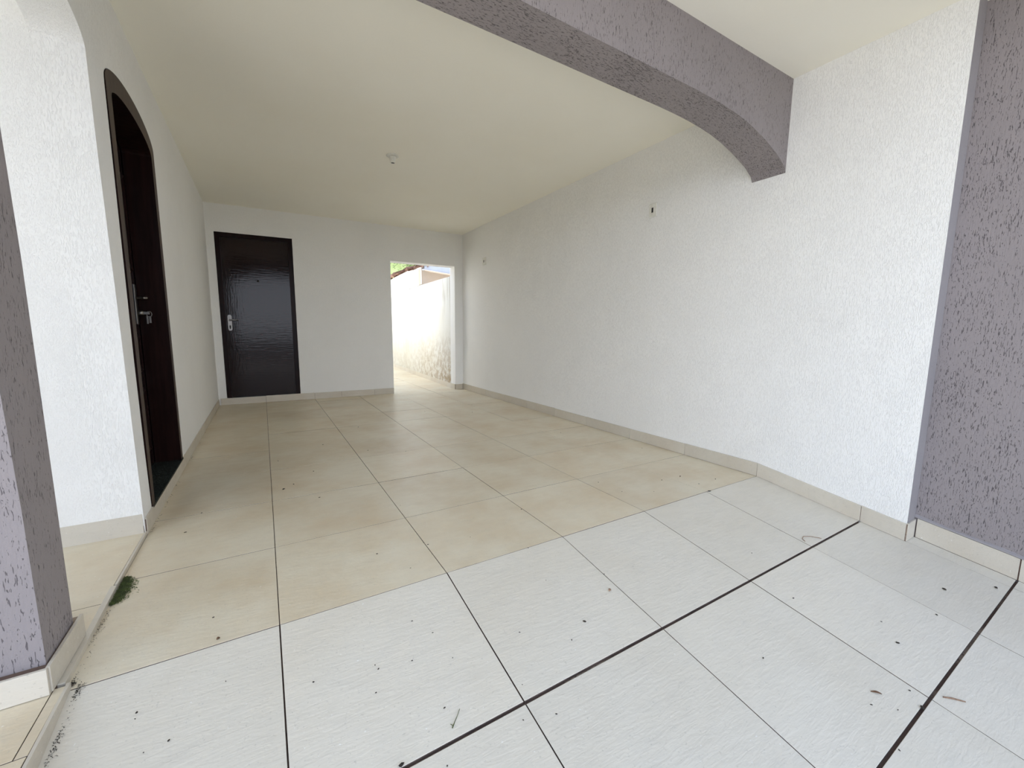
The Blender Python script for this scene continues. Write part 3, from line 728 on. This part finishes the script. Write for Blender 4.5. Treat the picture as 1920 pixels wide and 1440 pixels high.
def tile_of(x, y):
    c = sum(1 for k in cols[:5] if x > k)
    if y < -2.002: r = 'third ramp row'
    elif y < -1.013: r = 'second ramp row'
    elif y < 0: r = 'first ramp row'
    else: r = ORD[sum(1 for k in rows[1:] if y > k)] + ' flat row'
    return r, ORD[c] + ' column'
from collections import defaultdict
per = defaultdict(list)
for p in PTS: per[tile_of(*p)].append(p)
LAB = {}
for (r, c), L in per.items():
    L.sort(key=lambda p: math.hypot(p[0] - CAM.x, p[1] - CAM.y))
    for i, p in enumerate(L):
        LAB[p] = ('lone dark grit speck on the tile in %s, %s' % (r, c)) if len(L) == 1 else ('dark grit speck, %s nearest the camera, tile in %s, %s' % (ORD[i], r, c))
for (x, y) in PTS:
    bm = bmesh.new(); d = math.hypot(x - CAM.x, y - CAM.y); s = .0034 + .0011 * d
    s *= BIG.get((x, y), rnd.uniform(.45, .95)); s = min(s, .013)
    bmesh.ops.create_icosphere(bm, subdivisions=1, radius=1)
    for v in bm.verts:
        k = rnd.uniform(.75, 1.25); v.co = Vector((v.co.x * s * k * rnd.uniform(.9, 1.1), v.co.y * s * k, (v.co.z * .42 + .38) * s)) * S
    r = Matrix.Rotation(rnd.uniform(0, 6.28), 4, 'Z') @ Matrix.Diagonal((1.35, .8, 1, 1)); bmesh.ops.transform(bm, matrix=r, verts=bm.verts)
    o = finish('grit', bm, M['speck']); o.location = floorpt(x, y, .0012) * S
    tag(o, LAB[(x, y)], 'debris', 'dark specks of grit on the floor')
def leafbit(x, y, L, W, rot, label, m='leaf'):
    bm = bmesh.new(); top = []; n = 6
    L_ = []; R_2 = []
    for i in range(n + 1):
        t = i / n; wv = W * math.sin(math.pi * min(.97, .05 + t * .93)); z = .006 * math.sin(t * 3.1) + .0015
        L_.append((t * L - L / 2, wv / 2, z + .003)); R_2.append((t * L - L / 2, -wv / 2, z))
    A = [bm.verts.new(Vector(p) * S) for p in L_ + R_2[::-1]]; B = [bm.verts.new((Vector(p) + Vector((0, 0, .0012))) * S) for p in L_ + R_2[::-1]]
    k = len(A)
    for i in range(n):
        bm.faces.new((A[i], A[i + 1], A[k - 2 - i], A[k - 1 - i])); bm.faces.new((B[i], B[k - 1 - i], B[k - 2 - i], B[i + 1]))
    for i in range(k): bm.faces.new((A[i], A[(i + 1) % k], B[(i + 1) % k], B[i]))
    o = finish('leaf_fragment', bm, M[m]); o.location = floorpt(x, y, .001) * S; o.rotation_euler = (0, 0, rot); tag(o, label, 'leaf')
leafbit(3.76, -1.845, .05, .011, -.9, 'narrow brown leaf fragment beside the twig, near the lower right corner')
leafbit(.69, .04, .018, .012, .5, 'tiny reddish-brown leaf flake on the joint at the top of the ramp, left')
leafbit(2.95, -.63, .03, .018, .4, 'pale brown leaf flake on the ramp tile left of the wide joint', 'twig')
leafbit(5.13, .44, .03, .012, .2, 'small brown leaf flake near the right skirting')
bm = bmesh.new(); tube(bm, [floorpt(4.086, -2.035, .004), floorpt(4.12, -2.062, .006), floorpt(4.166, -2.105, .004)], [.0035, .0045, .003], 6)
o = finish('twig', bm, M['twig']); tag(o, 'thin reddish-brown twig lying on the ramp tile near the right edge', 'twig')
bm = bmesh.new(); tube(bm, [floorpt(1.638, -.961, .003), floorpt(1.66, -.94, .004), floorpt(1.682, -.92, .004), floorpt(1.703, -.897, .003)], [.0028, .0016, .0014, .0012], 5)
tube(bm, [floorpt(1.645, -.952, .003), floorpt(1.636, -.942, .004)], .0012, 5)
o = finish('dry_sprig', bm, M['moss']); tag(o, 'thin dry grass sprig on the front ramp tile', 'twig')
bm = bmesh.new(); tube(bm, [floorpt(5.003, -.945, .003), floorpt(5.02, -.915, .005), floorpt(5.07, -.90, .006), floorpt(5.14, -.93, .005), floorpt(5.206, -.988, .003)], .0026, 5)
o = finish('wire', bm, M['twig']); tag(o, 'short curled brown fibre lying across the wide joint near the right wall', 'wire')
